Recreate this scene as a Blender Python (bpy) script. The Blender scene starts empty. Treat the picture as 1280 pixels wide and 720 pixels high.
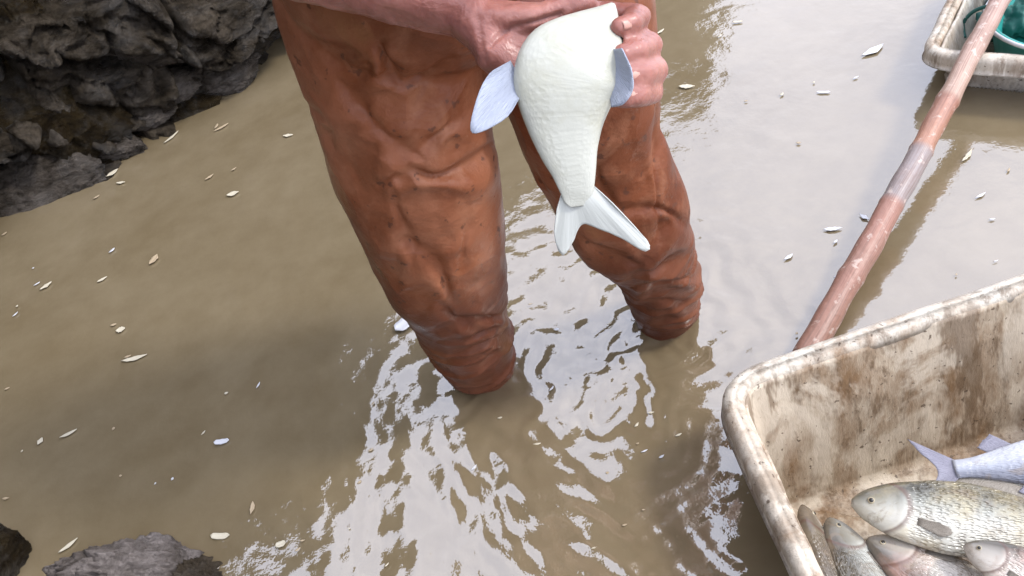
import bpy, bmesh, math, random
import numpy as np
from mathutils import Vector, Matrix, noise
random.seed(7); rng = np.random.default_rng(7)
S = bpy.context.scene; C = S.collection
PI = math.pi

# ------------------------------------------------------------------ camera, sky, sun, exposure
FPX, PITCH, ROLL, CH = 1100.0, math.radians(43), math.radians(-18), 1.2
cF = np.array([0, math.cos(PITCH), -math.sin(PITCH)])
cU0 = np.array([0, math.sin(PITCH), math.cos(PITCH)]); cR0 = np.array([1., 0, 0])
cR = cR0*math.cos(ROLL) + cU0*math.sin(ROLL); cU = -cR0*math.sin(ROLL) + cU0*math.cos(ROLL)
cC = np.array([0, 0, CH])
cam = bpy.data.objects.new('camera', bpy.data.cameras.new('camera')); C.objects.link(cam)
cam.data.sensor_width = 36; cam.data.lens = 36*FPX/1280; cam.data.clip_start = 0.05; cam.data.clip_end = 800
cam.matrix_world = Matrix(((cR[0], cU[0], -cF[0], 0), (cR[1], cU[1], -cF[1], 0), (cR[2], cU[2], -cF[2], CH), (0, 0, 0, 1)))
S.camera = cam
SUN_EL, SUN_AZ = 50, 104          # azimuth clockwise from +y
w = bpy.data.worlds.new("World"); S.world = w; w.use_nodes = True
nt = w.node_tree; bg = nt.nodes['Background']
sky = nt.nodes.new('ShaderNodeTexSky'); sky.sky_type = 'NISHITA'; sky.sun_disc = False
sky.sun_elevation = math.radians(SUN_EL); sky.sun_rotation = math.radians(SUN_AZ)
sky.air_density = 1.0; sky.dust_density = 4.0; sky.ozone_density = 1.0
hs = nt.nodes.new('ShaderNodeHueSaturation'); hs.inputs['Saturation'].default_value = 0.28; hs.inputs['Value'].default_value = 1.0
nt.links.new(sky.outputs[0], hs.inputs['Color']); 
cn = nt.nodes.new('ShaderNodeTexNoise'); cn.inputs['Scale'].default_value = 2.2; cn.inputs['Detail'].default_value = 5
ct = nt.nodes.new('ShaderNodeTexCoord'); nt.links.new(ct.outputs['Generated'], cn.inputs['Vector'])
cr = nt.nodes.new('ShaderNodeValToRGB'); cr.color_ramp.elements[0].position = .35; cr.color_ramp.elements[0].color = (.72, .76, .86, 1); cr.color_ramp.elements[1].position = .62; cr.color_ramp.elements[1].color = (1, 1, 1.04, 1)
nt.links.new(cn.outputs[0], cr.inputs[0])
cm = nt.nodes.new('ShaderNodeMix'); cm.data_type = 'RGBA'; cm.blend_type = 'MULTIPLY'; cm.inputs[0].default_value = 1; cm.inputs[7].default_value = (11.2, 11.7, 13.4, 1)   # thick bright cloud
nt.links.new(cr.outputs[0], cm.inputs[6])
cx = nt.nodes.new('ShaderNodeMix'); cx.data_type = 'RGBA'; cx.inputs[0].default_value = .78
nt.links.new(hs.outputs[0], cx.inputs[6]); nt.links.new(cm.outputs[2], cx.inputs[7]); nt.links.new(cx.outputs[2], bg.inputs[0])
bg.inputs[1].default_value = 0.15
sl = bpy.data.lights.new('sun', 'SUN'); so = bpy.data.objects.new('sun', sl); C.objects.link(so)
sl.energy = 1.5; sl.angle = math.radians(10); sl.color = (1, 0.96, 0.9)
sd = Vector((math.sin(math.radians(SUN_AZ))*math.cos(math.radians(SUN_EL)), math.cos(math.radians(SUN_AZ))*math.cos(math.radians(SUN_EL)), math.sin(math.radians(SUN_EL))))
so.rotation_euler = sd.to_track_quat('Z', 'Y').to_euler()
S.view_settings.view_transform = 'Standard'; S.view_settings.look = 'None'; S.view_settings.gamma = 1; S.view_settings.use_curve_mapping = False
S.view_settings.exposure = 0.85
S.render.engine = 'CYCLES'

def ray(x, y): return cF*FPX + cR*(x-640) + cU*(360-y)
def D(x, y, d): return cC + ray(x, y)*d/FPX               # point at axis depth d
def Z(x, y, z):
    q = ray(x, y); return cC + q*(z-CH)/q[2]
def proj(P):
    P = np.atleast_2d(P) - cC; d = P@cF
    return np.stack([640+P@cR/d*FPX, 360-P@cU/d*FPX, d], 1)

# ------------------------------------------------------------------ materials
def mat(name, col, rough=.6, spec=.5, noise_=None, bump=None, extra=None, sss=0, metallic=0, ior=1.45):
    m = bpy.data.materials.new(name); m.use_nodes = True; n = m.node_tree; b = n.nodes['Principled BSDF']
    b.inputs['Base Color'].default_value = (*col, 1); b.inputs['Roughness'].default_value = rough
    b.inputs['Specular IOR Level'].default_value = spec; b.inputs['Metallic'].default_value = metallic
    b.inputs['IOR'].default_value = ior
    if sss:
        b.inputs['Subsurface Weight'].default_value = sss; b.inputs['Subsurface Radius'].default_value = (.01, .004, .002); b.inputs['Subsurface Scale'].default_value = 1
    return m, n, b
def N(n, t, **kw):
    x = n.nodes.new(t)
    for k, v in kw.items():
        if k in x.inputs.keys() if hasattr(x.inputs, 'keys') else False: x.inputs[k].default_value = v
        else: setattr(x, k, v)
    return x
def tex(n, scale, detail=4, rough=.55, coord='Object', stretch=(1, 1, 1), rot=(0, 0, 0), kind='noise', **kw):
    tc = n.nodes.new('ShaderNodeTexCoord'); mp = n.nodes.new('ShaderNodeMapping')
    mp.inputs['Scale'].default_value = stretch; mp.inputs['Rotation'].default_value = rot
    n.links.new(tc.outputs[coord], mp.inputs[0])
    if kind == 'noise':
        t = n.nodes.new('ShaderNodeTexNoise'); t.inputs['Scale'].default_value = scale; t.inputs['Detail'].default_value = detail; t.inputs['Roughness'].default_value = rough
        t.inputs['Distortion'].default_value = kw.get('dist', 0)
    else:
        t = n.nodes.new('ShaderNodeTexVoronoi'); t.inputs['Scale'].default_value = scale; t.feature = kw.get('feature', 'F1'); t.inputs['Randomness'].default_value = kw.get('rnd', 1)
    n.links.new(mp.outputs[0], t.inputs['Vector']); return t
def ramp(n, src, stops, out=0):
    r = n.nodes.new('ShaderNodeValToRGB'); e = r.color_ramp.elements
    while len(e) < len(stops): e.new(.5)
    for i, (p, c) in enumerate(stops): e[i].position = p; e[i].color = (*c, 1) if len(c) == 3 else c
    n.links.new(src.outputs[out] if hasattr(src, 'outputs') else src, r.inputs[0]); return r
def g(v): return (v, v, v)
def mix(n, fac, a, b, mode='MIX'):
    m = n.nodes.new('ShaderNodeMix'); m.data_type = 'RGBA'; m.blend_type = mode
    for i, v in ((0, fac), (6, a), (7, b)):
        if isinstance(v, (int, float)): m.inputs[i].default_value = v
        elif isinstance(v, tuple): m.inputs[i].default_value = (*v, 1)
        else: n.links.new(v, m.inputs[i])
    return m.outputs[2]
def bumpn(n, b, h, strength=.5, dist=.01, prev=None):
    u = n.nodes.new('ShaderNodeBump'); u.inputs['Strength'].default_value = strength; u.inputs['Distance'].default_value = dist
    n.links.new(h, u.inputs['Height'])
    if prev: n.links.new(prev.outputs[0], u.inputs['Normal'])
    n.links.new(u.outputs[0], b.inputs['Normal']); return u

# muddy water
mWater, n, b = mat('muddy_water', (.2, .15, .1), .02, .5, ior=2.3)
t = tex(n, 1.6, 5, .6, dist=.6); r = ramp(n, t, [(.3, (.15, .112, .06)), (.7, (.205, .162, .098))]); 
t2 = tex(n, 14, 4, .6); c = mix(n, .22, r.outputs[0], ramp(n, t2, [(.35, (.08, .058, .033)), (.7, (.18, .145, .095))]).outputs[0])
n.links.new(c, b.inputs['Base Color'])
t3 = tex(n, 45, 3, .6, stretch=(1, 1, 1)); u1 = bumpn(n, b, t3.outputs[0], .16, .004)
t4 = tex(n, 9, 2, .5, dist=.4); bumpn(n, b, t4.outputs[0], .12, .02, u1)

def rockmat(name, c1, c2, c3, rough=(.3, .7), bs=.9):
    m, n, b = mat(name, c1, .5, .5)
    n.links.new(ramp(n, tex(n, 7, 6, .7, dist=.4), [(.45, g(.08)), (.62, g(.6))]).outputs[0], b.inputs['Specular IOR Level'])
    t = tex(n, 5, 8, .65, dist=.3); r = ramp(n, t, [(.3, c1), (.5, c2), (.68, c3)])
    t2 = tex(n, 22, 8, .7, dist=.5, stretch=(1, 1, 2.6)); c = mix(n, .45, r.outputs[0], ramp(n, t2, [(.35, tuple(x*.45 for x in c1)), (.62, c3)]).outputs[0])
    n.links.new(c, b.inputs['Base Color'])
    n.links.new(ramp(n, tex(n, 9, 5, .6), [(.35, g(rough[0])), (.65, g(rough[1]))]).outputs[0], b.inputs['Roughness'])
    u = bumpn(n, b, t2.outputs[0], bs, .03); t5 = tex(n, 90, 5, .7, stretch=(1, 1, 2)); bumpn(n, b, t5.outputs[0], .6, .008, u)
    return m
mRockD = rockmat('dark_wet_rock', (.005, .003, .001), (.014, .0085, .003), (.04, .028, .012), (.15, .5), 1.0)
mRockG = rockmat('grey_muddy_rock', (.008, .006, .0035), (.04, .031, .022), (.16, .135, .112), (.12, .42), 1.0)
mMudBrown = rockmat('brown_mud_lump', (.03, .022, .013), (.055, .041, .026), (.1, .078, .055), (.3, .6))
mBank = rockmat('bank_mud', (.003, .002, .0008), (.012, .008, .0035), (.10, .08, .058), (.14, .5), 1.0)
mMudRock = rockmat('grey_mud_lump', (.09, .072, .056), (.17, .143, .125), (.28, .245, .225), (.25, .55))

# waders
mWader, n, b = mat('rust_orange_coated_fabric', (.4, .13, .05), .38, .5)
t = tex(n, 3.2, 6, .6); r = ramp(n, t, [(.3, (.085, .022, .009)), (.5, (.17, .053, .022)), (.68, (.29, .115, .06))])
t2 = tex(n, 18, 6, .65, dist=.5); c = mix(n, ramp(n, t2, [(.5, g(0)), (.72, g(.4))]).outputs[0], r.outputs[0], (.36, .17, .095))
t6 = tex(n, 60, 3, .5); c = mix(n, ramp(n, t6, [(.655, g(0)), (.69, g(.85))]).outputs[0], c, (.09, .035, .02))
t8 = tex(n, 6, 4, .6, stretch=(1, 1, .4)); c = mix(n, ramp(n, t8, [(.56, g(0)), (.7, g(.35))]).outputs[0], c, (.3, .2, .07))
tcz = n.nodes.new('ShaderNodeTexCoord'); spz = n.nodes.new('ShaderNodeSeparateXYZ'); n.links.new(tcz.outputs['Object'], spz.inputs[0]); wz = n.nodes.new('ShaderNodeMath'); wz.operation = 'MULTIPLY_ADD'; wz.inputs[1].default_value = .12; n.links.new(t.outputs[0], wz.inputs[0]); n.links.new(spz.outputs[2], wz.inputs[2]); c = mix(n, ramp(n, wz, [(.36, g(.55)), (.40, g(0))]).outputs[0], c, (.09, .03, .016))
n.links.new(c, b.inputs['Base Color'])
n.links.new(ramp(n, tex(n, 12, 4), [(.35, g(.26)), (.65, g(.55))]).outputs[0], b.inputs['Roughness'])
b.inputs['Specular IOR Level'].default_value = .24
t7 = tex(n, 13, 7, .6, dist=1.6, stretch=(1, 1, 1.7), rot=(.3, .5, 0)); u = bumpn(n, b, t7.outputs[0], .12, .03)
nz_ = tex(n, 5, 3, .5, stretch=(1, 1, 1.4)); va = n.nodes.new('ShaderNodeMix'); va.data_type = 'VECTOR'; va.inputs[0].default_value = .12; tcw = n.nodes.new('ShaderNodeTexCoord'); n.links.new(tcw.outputs['Object'], va.inputs[4]); n.links.new(nz_.outputs[1], va.inputs[5])
vo = n.nodes.new('ShaderNodeTexVoronoi'); vo.inputs['Scale'].default_value = 13; n.links.new(va.outputs[1], vo.inputs['Vector']); u = bumpn(n, b, vo.outputs[0], .3, .035, u)
vo2 = n.nodes.new('ShaderNodeTexVoronoi'); vo2.inputs['Scale'].default_value = 34; n.links.new(va.outputs[1], vo2.inputs['Vector']); u = bumpn(n, b, vo2.outputs[0], .06, .012, u)
t10 = tex(n, 34, 6, .65, dist=1.4, stretch=(1, 1, 1.8), rot=(.2, .6, .3)); u = bumpn(n, b, t10.outputs[0], .12, .008, u)
t9 = tex(n, 240, 3, .6); bumpn(n, b, t9.outputs[0], .25, .002, u)

mSkin, n, b = mat('wet_skin', (.52, .26, .2), .34, .5, sss=.25)
t = tex(n, 14, 5, .6); r = ramp(n, t, [(.3, (.18, .062, .048)), (.55, (.29, .12, .095)), (.75, (.4, .19, .15))]); n.links.new(r.outputs[0], b.inputs['Base Color'])
t2 = tex(n, 90, 4, .6, stretch=(1, 1, 1)); u = bumpn(n, b, t2.outputs[0], .35, .003); bumpn(n, b, tex(n, 30, 3, .6, dist=1.5).outputs[0], .35, .006, u)
mNail, *_ = mat('fingernail', (.46, .25, .2), .3)
mHair, n, b = mat('black_hair', (.015, .012, .01), .5); bumpn(n, b, tex(n, 120, 3, stretch=(1, 1, .2)).outputs[0], .8, .01)
mShirt, n, b = mat('dark_blue_cotton', (.035, .045, .08), .85); bumpn(n, b, tex(n, 12, 5, .6, dist=1).outputs[0], .6, .02)
mEye, *_ = mat('eye_white', (.75, .72, .68), .15); mIris, *_ = mat('dark_iris', (.02, .012, .008), .1)

def fishmat(name, back, side, belly, blotch, rough=.24, scale_str=.5, spots=.5):
    m, n, b = mat(name, side, rough, .6)
    tc = n.nodes.new('ShaderNodeUVMap'); sp = n.nodes.new('ShaderNodeSeparateXYZ'); n.links.new(tc.outputs[0], sp.inputs[0])
    r = ramp(n, sp.outputs[1], [(0, belly), (.4, belly), (.58, side), (.8, back), (1, back)])
    t = tex(n, 16, 5, .65); c = mix(n, ramp(n, t, [(.45, g(0)), (.66, g(spots))]).outputs[0], r.outputs[0], blotch)
    mp = n.nodes.new('ShaderNodeMapping'); mp.inputs['Scale'].default_value = (42, 30, 1) if scale_str > .1 else (60, 44, 1); n.links.new(tc.outputs[0], mp.inputs[0])
    v = n.nodes.new('ShaderNodeTexVoronoi'); v.inputs['Scale'].default_value = 1; v.inputs['Randomness'].default_value = .7; n.links.new(mp.outputs[0], v.inputs['Vector'])
    # no scales on the head
    c = mix(n, ramp(n, tex(n, 26, 6, .7, dist=1), [(.52, g(0)), (.62, g(.55 if scale_str > .1 else 0))]).outputs[0], c, (.2, .15, .1))
    hm = ramp(n, sp.outputs[0], [(.2, g(0)), (.26, g(1))])
    rm = ramp(n, v, [(.25, g(1)), (.62, g(.0))])
    mm = n.nodes.new('ShaderNodeMath'); mm.operation = 'MULTIPLY'; n.links.new(rm.outputs[0], mm.inputs[0]); n.links.new(hm.outputs[0], mm.inputs[1])
    inv = n.nodes.new('ShaderNodeMath'); inv.operation = 'MULTIPLY'; inv.inputs[1].default_value = .36*scale_str
    e = n.nodes.new('ShaderNodeMath'); e.operation = 'SUBTRACT'; n.links.new(hm.outputs[0], e.inputs[0]); n.links.new(mm.outputs[0], e.inputs[1]); n.links.new(e.outputs[0], inv.inputs[0])
    c = mix(n, inv.outputs[0], c, tuple(x*.45 for x in side))
    # gill slit and lateral line
    if scale_str > .1:
        q1 = n.nodes.new('ShaderNodeMath'); q1.operation = 'SUBTRACT'; q1.inputs[1].default_value = .5; n.links.new(sp.outputs[1], q1.inputs[0])
        q2 = n.nodes.new('ShaderNodeMath'); q2.operation = 'MULTIPLY'; n.links.new(q1.outputs[0], q2.inputs[0]); n.links.new(q1.outputs[0], q2.inputs[1])
        q3 = n.nodes.new('ShaderNodeMath'); q3.operation = 'MULTIPLY_ADD'; q3.inputs[1].default_value = .35; n.links.new(q2.outputs[0], q3.inputs[0]); n.links.new(sp.outputs[0], q3.inputs[2])
        c = mix(n, ramp(n, q3, [(.205, g(0)), (.216, g(.75)), (.226, g(.5)), (.24, g(0))]).outputs[0], c, (.1, .05, .035))
        c = mix(n, ramp(n, q3, [(.0, g(.6)), (.19, g(.25)), (.215, g(0))]).outputs[0], c, tuple(x*1.6 for x in back))
    n.links.new(c, b.inputs['Base Color'])
    u = bumpn(n, b, mm.outputs[0], scale_str, .003); bumpn(n, b, tex(n, 60, 4, .6).outputs[0], .25, .003, u)
    return m
mFishW = fishmat('white_belly_fish_skin', (.3, .3, .245), (.36, .36, .3), (.43, .43, .37), (.3, .29, .19), .26, .09, .55)
mFinB, n, b = mat('pale_blue_grey_fin', (.33, .36, .43), .35); bumpn(n, b, tex(n, 60, 2, coord='UV', stretch=(.05, 1, 1)).outputs[0], .6, .003); b.inputs['Transmission Weight'].default_value = .12; b.inputs['Subsurface Weight'].default_value = .3; b.inputs['Subsurface Radius'].default_value = (.004, .004, .004)
mTailW, n, b = mat('white_tail_fin', (.46, .47, .43), .28); bumpn(n, b, tex(n, 60, 2, coord='UV', stretch=(.05, 1, 1)).outputs[0], .1, .002); b.inputs['Subsurface Weight'].default_value = .3; b.inputs['Subsurface Radius'].default_value = (.004, .004, .004)
mFin, n, b = mat('grey_fin', (.24, .21, .17), .3); bumpn(n, b, tex(n, 60, 2, coord='UV', stretch=(.05, 1, 1)).outputs[0], .7, .003)
mFinL, n, b = mat('lilac_fin', (.27, .26, .31), .3); bumpn(n, b, tex(n, 60, 2, coord='UV', stretch=(.05, 1, 1)).outputs[0], .7, .003); b.inputs['Transmission Weight'].default_value = .12; b.inputs['Subsurface Weight'].default_value = .3; b.inputs['Subsurface Radius'].default_value = (.004, .004, .004)
mFishA = fishmat('silver_yellow_fish_skin', (.07, .065, .05), (.36, .36, .31), (.6, .58, .5), (.5, .4, .2), .12, .7)
mFishB = fishmat('blue_silver_fish_skin', (.16, .17, .21), (.34, .36, .41), (.48, .49, .51), (.22, .22, .25), .13, .35, .6)
mFishC = fishmat('pink_silver_fish_skin', (.08, .07, .055), (.42, .39, .34), (.58, .53, .46), (.5, .3, .24), .12, .5)
mFishD = fishmat('grey_backed_fish_skin', (.06, .05, .035), (.26, .26, .23), (.45, .45, .4), (.2, .17, .12), .16, .6)
mFishE = fishmat('dark_olive_fish_skin', (.09, .07, .05), (.2, .17, .13), (.5, .46, .4), (.2, .16, .1), .2, .5)
mFishEye, *_ = mat('fish_eye', (.02, .018, .015), .08); mEyeRing, *_ = mat('fish_eye_ring', (.32, .27, .18), .2)
mMouth, *_ = mat('fish_mouth', (.3, .16, .13), .4)

# tray plastic
def traymat(name, base, mud, mudfac):
    m, n, b = mat(name, base, .45, .5)
    t = tex(n, 11, 8, .72, dist=.15, stretch=(1, 1, .3)); k = ramp(n, t, [(.38+.1*(1-mudfac), g(0)), (.6, g(1))])
    t2 = tex(n, 46, 7, .75, dist=.2, stretch=(1, 1, .22)); k2 = ramp(n, t2, [(.5, g(0)), (.62, g(1))])
    c = mix(n, k.outputs[0], base, mud); c = mix(n, mix(n, .25, k2.outputs[0], g(0)), c, tuple(x*.55 for x in mud))
    t3 = tex(n, 7, 5, .65, dist=.5, stretch=(1, 1, .6)); c = mix(n, ramp(n, t3, [(.48, g(0)), (.56, g(.75*min(mudfac, 1)))]).outputs[0], c, tuple(x*.6+.4*y for x, y in zip(base, (.7, .62, .5)))); t5 = tex(n, 9, 5, .7, stretch=(1, 1, .22)); c = mix(n, ramp(n, t5, [(.56, g(0)), (.6, g(.7*min(mudfac, 1)))]).outputs[0], c, (.13, .08, .042))
    t4 = tex(n, 110, 2, .5); c = mix(n, ramp(n, t4, [(.68, g(0)), (.71, g(.8))]).outputs[0], c, (.08, .05, .03))
    n.links.new(c, b.inputs['Base Color']); u = bumpn(n, b, t2.outputs[0], .5, .006); bumpn(n, b, t.outputs[0], .3, .02, u)
    n.links.new(ramp(n, t, [(.4, g(.3)), (.6, g(.6))]).outputs[0], b.inputs['Roughness'])
    return m
mTrayIn = traymat('muddy_cream_plastic', (.52, .44, .33), (.2, .12, .06), 1.3)
mTrayRim = traymat('cream_plastic_rim', (.6, .55, .46), (.3, .21, .135), .62)
mTrayOld = traymat('grey_cream_plastic', (.6, .57, .5), (.38, .32, .25), .4)
mTeal, n, b = mat('teal_plastic', (.02, .23, .2), .35); bumpn(n, b, tex(n, 25, 3).outputs[0], .2, .01)
mTealD, *_ = mat('dark_teal_rope', (.015, .09, .075), .6)
mBag, n, b = mat('pale_mesh_bag', (.5, .52, .45), .5); bumpn(n, b, tex(n, 90, 2, kind='voronoi').outputs[0], .8, .01)
mPole, n, b = mat('peeled_bamboo', (.45, .24, .17), .42)
tc = n.nodes.new('ShaderNodeTexCoord'); sp = n.nodes.new('ShaderNodeSeparateXYZ'); n.links.new(tc.outputs['UV'], sp.inputs[0])
r = ramp(n, sp.outputs[0], [(0, (.3, .15, .105)), (.29, (.31, .15, .11)), (.305, (.26, .235, .23)), (.405, (.27, .24, .235)), (.418, (.38, .19, .12)), (.525, (.31, .145, .1)), (.535, (.42, .29, .22)), (1, (.4, .25, .22))])
t = tex(n, 8, 6, .65, stretch=(1, 1, 1)); c = mix(n, ramp(n, t, [(.4, g(0)), (.7, g(.6))]).outputs[0], r.outputs[0], (.2, .12, .085)); tg = tex(n, 6, 5, .7, coord='UV', stretch=(1.2, 9, 1)); c = mix(n, ramp(n, tg, [(.45, g(0)), (.62, g(.6))]).outputs[0], c, (.13, .07, .05)); c = mix(n, ramp(n, tex(n, 50, 3, .6), [(.6, g(0)), (.68, g(.6))]).outputs[0], c, (.5, .4, .34))
n.links.new(c, b.inputs['Base Color']); bumpn(n, b, tex(n, 60, 5, .6).outputs[0], .5, .004)
mLeafW, n, b = mat('pale_dry_leaf', (.5, .45, .34), .4); bumpn(n, b, tex(n, 150, 3).outputs[0], .5, .002)
mLeafT, *_ = mat('tan_dry_leaf', (.36, .28, .18), .5)
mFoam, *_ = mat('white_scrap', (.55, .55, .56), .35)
mMudBed, *_ = mat('pond_mud', (.16, .12, .08), .7)

# ------------------------------------------------------------------ mesh helpers
def tag(o, label=None, cat=None, group=None, kind=None):
    for k, v in (('label', label), ('category', cat), ('group', group), ('kind', kind)):
        if v: o[k] = v
    return o
def empty(name, loc, label, cat, group=None):
    o = bpy.data.objects.new(name, None); C.objects.link(o); o.location = loc; o.empty_display_size = .05; return tag(o, label, cat, group)
def link(name, me, material, parent=None, smooth=True):
    o = bpy.data.objects.new(name, me); C.objects.link(o)
    if material: me.materials.clear(); me.materials.append(material)
    if smooth: me.shade_smooth()
    if parent:
        o.parent = parent; o.matrix_parent_inverse = Matrix.Translation(parent.location).inverted() if not parent.parent else Matrix.Identity(4)
    return o
def pydata(name, V, Fc, uv=None):
    me = bpy.data.meshes.new(name); me.from_pydata([tuple(map(float, v)) for v in V], [], Fc)
    if uv is not None:
        l = me.uv_layers.new(name='UVMap'); idx = np.empty(len(me.loops), int); me.loops.foreach_get('vertex_index', idx)
        l.data.foreach_set('uv', np.asarray(uv, float)[idx].ravel())
    me.update(); return me
def smooth_path(P, n):
    P = np.asarray(P, float); k = len(P); t = np.linspace(0, k-1, n); out = []
    for u in t:
        i = min(int(u), k-2); f = u-i
        p0 = P[max(i-1, 0)]; p1 = P[i]; p2 = P[i+1]; p3 = P[min(i+2, k-1)]
        out.append(.5*((2*p1)+(-p0+p2)*f+(2*p0-5*p1+4*p2-p3)*f*f+(-p0+3*p1-3*p2+p3)*f**3))
    return np.array(out)
def unit(v): return v/(np.linalg.norm(v)+1e-12)
def capsule(p1, r1, p2, r2, seg=20, hem=5, flat=None):
    """closed tapered capsule as verts, faces; flat=(axis, factor) squashes the section along a world direction"""
    p1 = np.asarray(p1, float); p2 = np.asarray(p2, float); a = p2-p1; L = np.linalg.norm(a); a = unit(a) if L > 1e-9 else np.array([0, 0, 1.])
    x = unit(np.cross(a, [0, 0, 1.] if abs(a[2]) < .9 else [1., 0, 0])); y = np.cross(a, x)
    rings = []
    for i in range(1, hem+1):
        th = PI/2*i/hem; rings.append((p1-a*r1*math.cos(th), r1*math.sin(th)))
    for i in range(hem, 0, -1):
        th = PI/2*i/hem; rings.append((p2+a*r2*math.cos(th), r2*math.sin(th)))
    V = [p1-a*r1]; Fc = []
    for c, r in rings:
        for k in range(seg):
            q = 2*PI*k/seg; d = x*math.cos(q)*r + y*math.sin(q)*r
            V.append(c+d)
    V.append(p2+a*r2); nr = len(rings)
    for k in range(seg): Fc.append((0, 1+(k+1) % seg, 1+k))
    for i in range(nr-1):
        for k in range(seg):
            A = 1+i*seg+k; B = 1+i*seg+(k+1) % seg; Fc.append((A, B, B+seg, A+seg))
    e = len(V)-1
    for k in range(seg): Fc.append((e, 1+(nr-1)*seg+k, 1+(nr-1)*seg+(k+1) % seg))
    V = np.array(V)
    if flat is not None:
        ax = unit(np.asarray(flat[0], float)); m = (p1+p2)/2; V = V - np.outer((V-m)@ax*(1-flat[1]), ax)
    return V, Fc
def chain(pts, rads, **k):
    out = []
    for i in range(len(pts)-1): out.append(capsule(pts[i], rads[i], pts[i+1], rads[i+1], **k))
    return out
def remesh(name, shells, voxel, smooth_it=4, smooth_f=.5):
    V = []; Fc = []; o0 = 0
    for v, f in shells:
        V.extend(v.tolist()); Fc.extend([tuple(i+o0 for i in q) for q in f]); o0 += len(v)
    me = pydata(name+'_tmp', V, Fc)
    bm = bmesh.new(); bm.from_mesh(me); 
    bmesh.ops.recalc_face_normals(bm, faces=bm.faces); bm.to_mesh(me); bm.free()
    o = bpy.data.objects.new(name+'_tmp', me); C.objects.link(o)
    m = o.modifiers.new('r', 'REMESH'); m.mode = 'VOXEL'; m.voxel_size = voxel; m.adaptivity = 0
    if smooth_it:
        s = o.modifiers.new('s', 'SMOOTH'); s.factor = smooth_f; s.iterations = smooth_it
    dg = bpy.context.evaluated_depsgraph_get(); dg.update()
    res = bpy.data.meshes.new_from_object(o.evaluated_get(dg)); res.name = name
    bpy.data.objects.remove(o); bpy.data.meshes.remove(me); return res
def getco(me):
    a = np.empty(len(me.vertices)*3); me.vertices.foreach_get('co', a); return a.reshape(-1, 3)
def getno(me):
    a = np.empty(len(me.vertices)*3); me.vertices.foreach_get('normal', a); return a.reshape(-1, 3)
def setco(me, a): me.vertices.foreach_set('co', np.ascontiguousarray(a).ravel()); me.update()
def nz(P, scale, seed=0, stretch=(1, 1, 1)):
    st = np.asarray(stretch)*scale; off = Vector((seed*3.1, seed*7.7, seed*1.3)); f = noise.noise
    return np.array([f(Vector(p)+off) for p in (P*st)])
def fbm(P, scale, oct=4, seed=0, stretch=(1, 1, 1), gain=.5):
    s = 0; a = 1; 
    for i in range(oct): s = s + a*nz(P, scale*2**i, seed+i*5, stretch); a *= gain
    return s

# ------------------------------------------------------------------ tray footprints (needed by the water)
def tub_plan(c0, ux, uy, lx, ly, rc, n=8):
    """rounded corner outline, starting at corner c0 along ux (length lx) and uy (length ly)"""
    c0 = np.asarray(c0, float); ux = unit(np.asarray(ux, float)); uy = unit(np.asarray(uy, float))
    cs = [c0, c0+ux*lx, c0+ux*lx+uy*ly, c0+uy*ly]; out = []; nrm = []
    for i in range(4):
        p = cs[i]; a = unit(cs[i-1]-p); b_ = unit(cs[(i+1) % 4]-p)
        for k in range(n+1):
            t = k/n; P0 = p+a*rc; P1 = p; P2 = p+b_*rc
            out.append((1-t)**2*P0+2*t*(1-t)*P1+t*t*P2)
        nx = cs[(i+1) % 4]; q0 = p+b_*rc; q1 = nx+unit(p-nx)*rc
        for k in range(1, 24): out.append(q0+(q1-q0)*k/24)
    return np.array(out)
def inset(P, d):
    n_ = len(P); o = []
    c = P.mean(0)
    for i in range(n_):
        t = unit(P[(i+1) % n_]-P[i-1]); nn = np.array([-t[1], t[0]])
        if nn@(c-P[i]) < 0: nn = -nn
        o.append(P[i]+nn*d)
    return np.array(o)
RIMZ, RIMZ2 = .17, .11
A0 = Z(884, 472, RIMZ)[:2]; A1 = Z(1280, 336, RIMZ)[:2]; A2 = Z(974, 720, RIMZ)[:2]; A2b = Z(887, 520, RIMZ)[:2]
planA = tub_plan(A0, A1-A0, (A2-A2b), .72, .50, .085)
B0 = Z(1148, 66, RIMZ2)[:2]; B1 = Z(1280, 77, RIMZ2)[:2]; B2 = Z(1176, 0, RIMZ2)[:2]; B2b = Z(1153, 45, RIMZ2)[:2]
planB = tub_plan(B0, B1-B0, (B2-B2b), .62, .46, .06)
def inside(P, poly):
    x, y = P[:, 0], P[:, 1]; r_ = np.zeros(len(P), bool); j = len(poly)-1
    for i in range(len(poly)):
        xi, yi = poly[i]; xj, yj = poly[j]
        c_ = ((yi > y) != (yj > y)) & (x < (xj-xi)*(y-yi)/(yj-yi+1e-12)+xi); r_ ^= c_; j = i
    return r_

# ------------------------------------------------------------------ water
legL = Z(603, 462, 0)[:2]; legR = Z(832, 396, 0)[:2]
def axis(lo, hi, step, far):
    a = list(np.arange(lo, hi, step)); s = step
    while a[-1] < far: s *= 1.35; a.append(a[-1]+s)
    s = step
    while a[0] > -far: s *= 1.35; a.insert(0, a[0]-s)
    return np.array(a)
xs = axis(-1.7, 1.7, .0055, 60); ys = axis(.35, 2.9, .0055, 60)
X, Y = np.meshgrid(xs, ys); P2 = np.stack([X.ravel(), Y.ravel()], 1)
def ringwave(P, c, lam, amp, decay, ph=0, el=1.0, wob=0.0, seed=1):
    d = P-c; r_ = np.sqrt(d[:, 0]**2+(d[:, 1]*el)**2); a = np.arctan2(d[:, 1], d[:, 0])
    r_ = r_ + wob*(np.sin(a*3+seed)+.6*np.sin(a*5+seed*2.3+r_*14)+.4*np.sin(a*9-r_*9))
    return amp*np.sin(2*PI*r_/lam+ph)*np.exp(-r_/decay)*np.clip(r_/.06, 0, 1)
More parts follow.
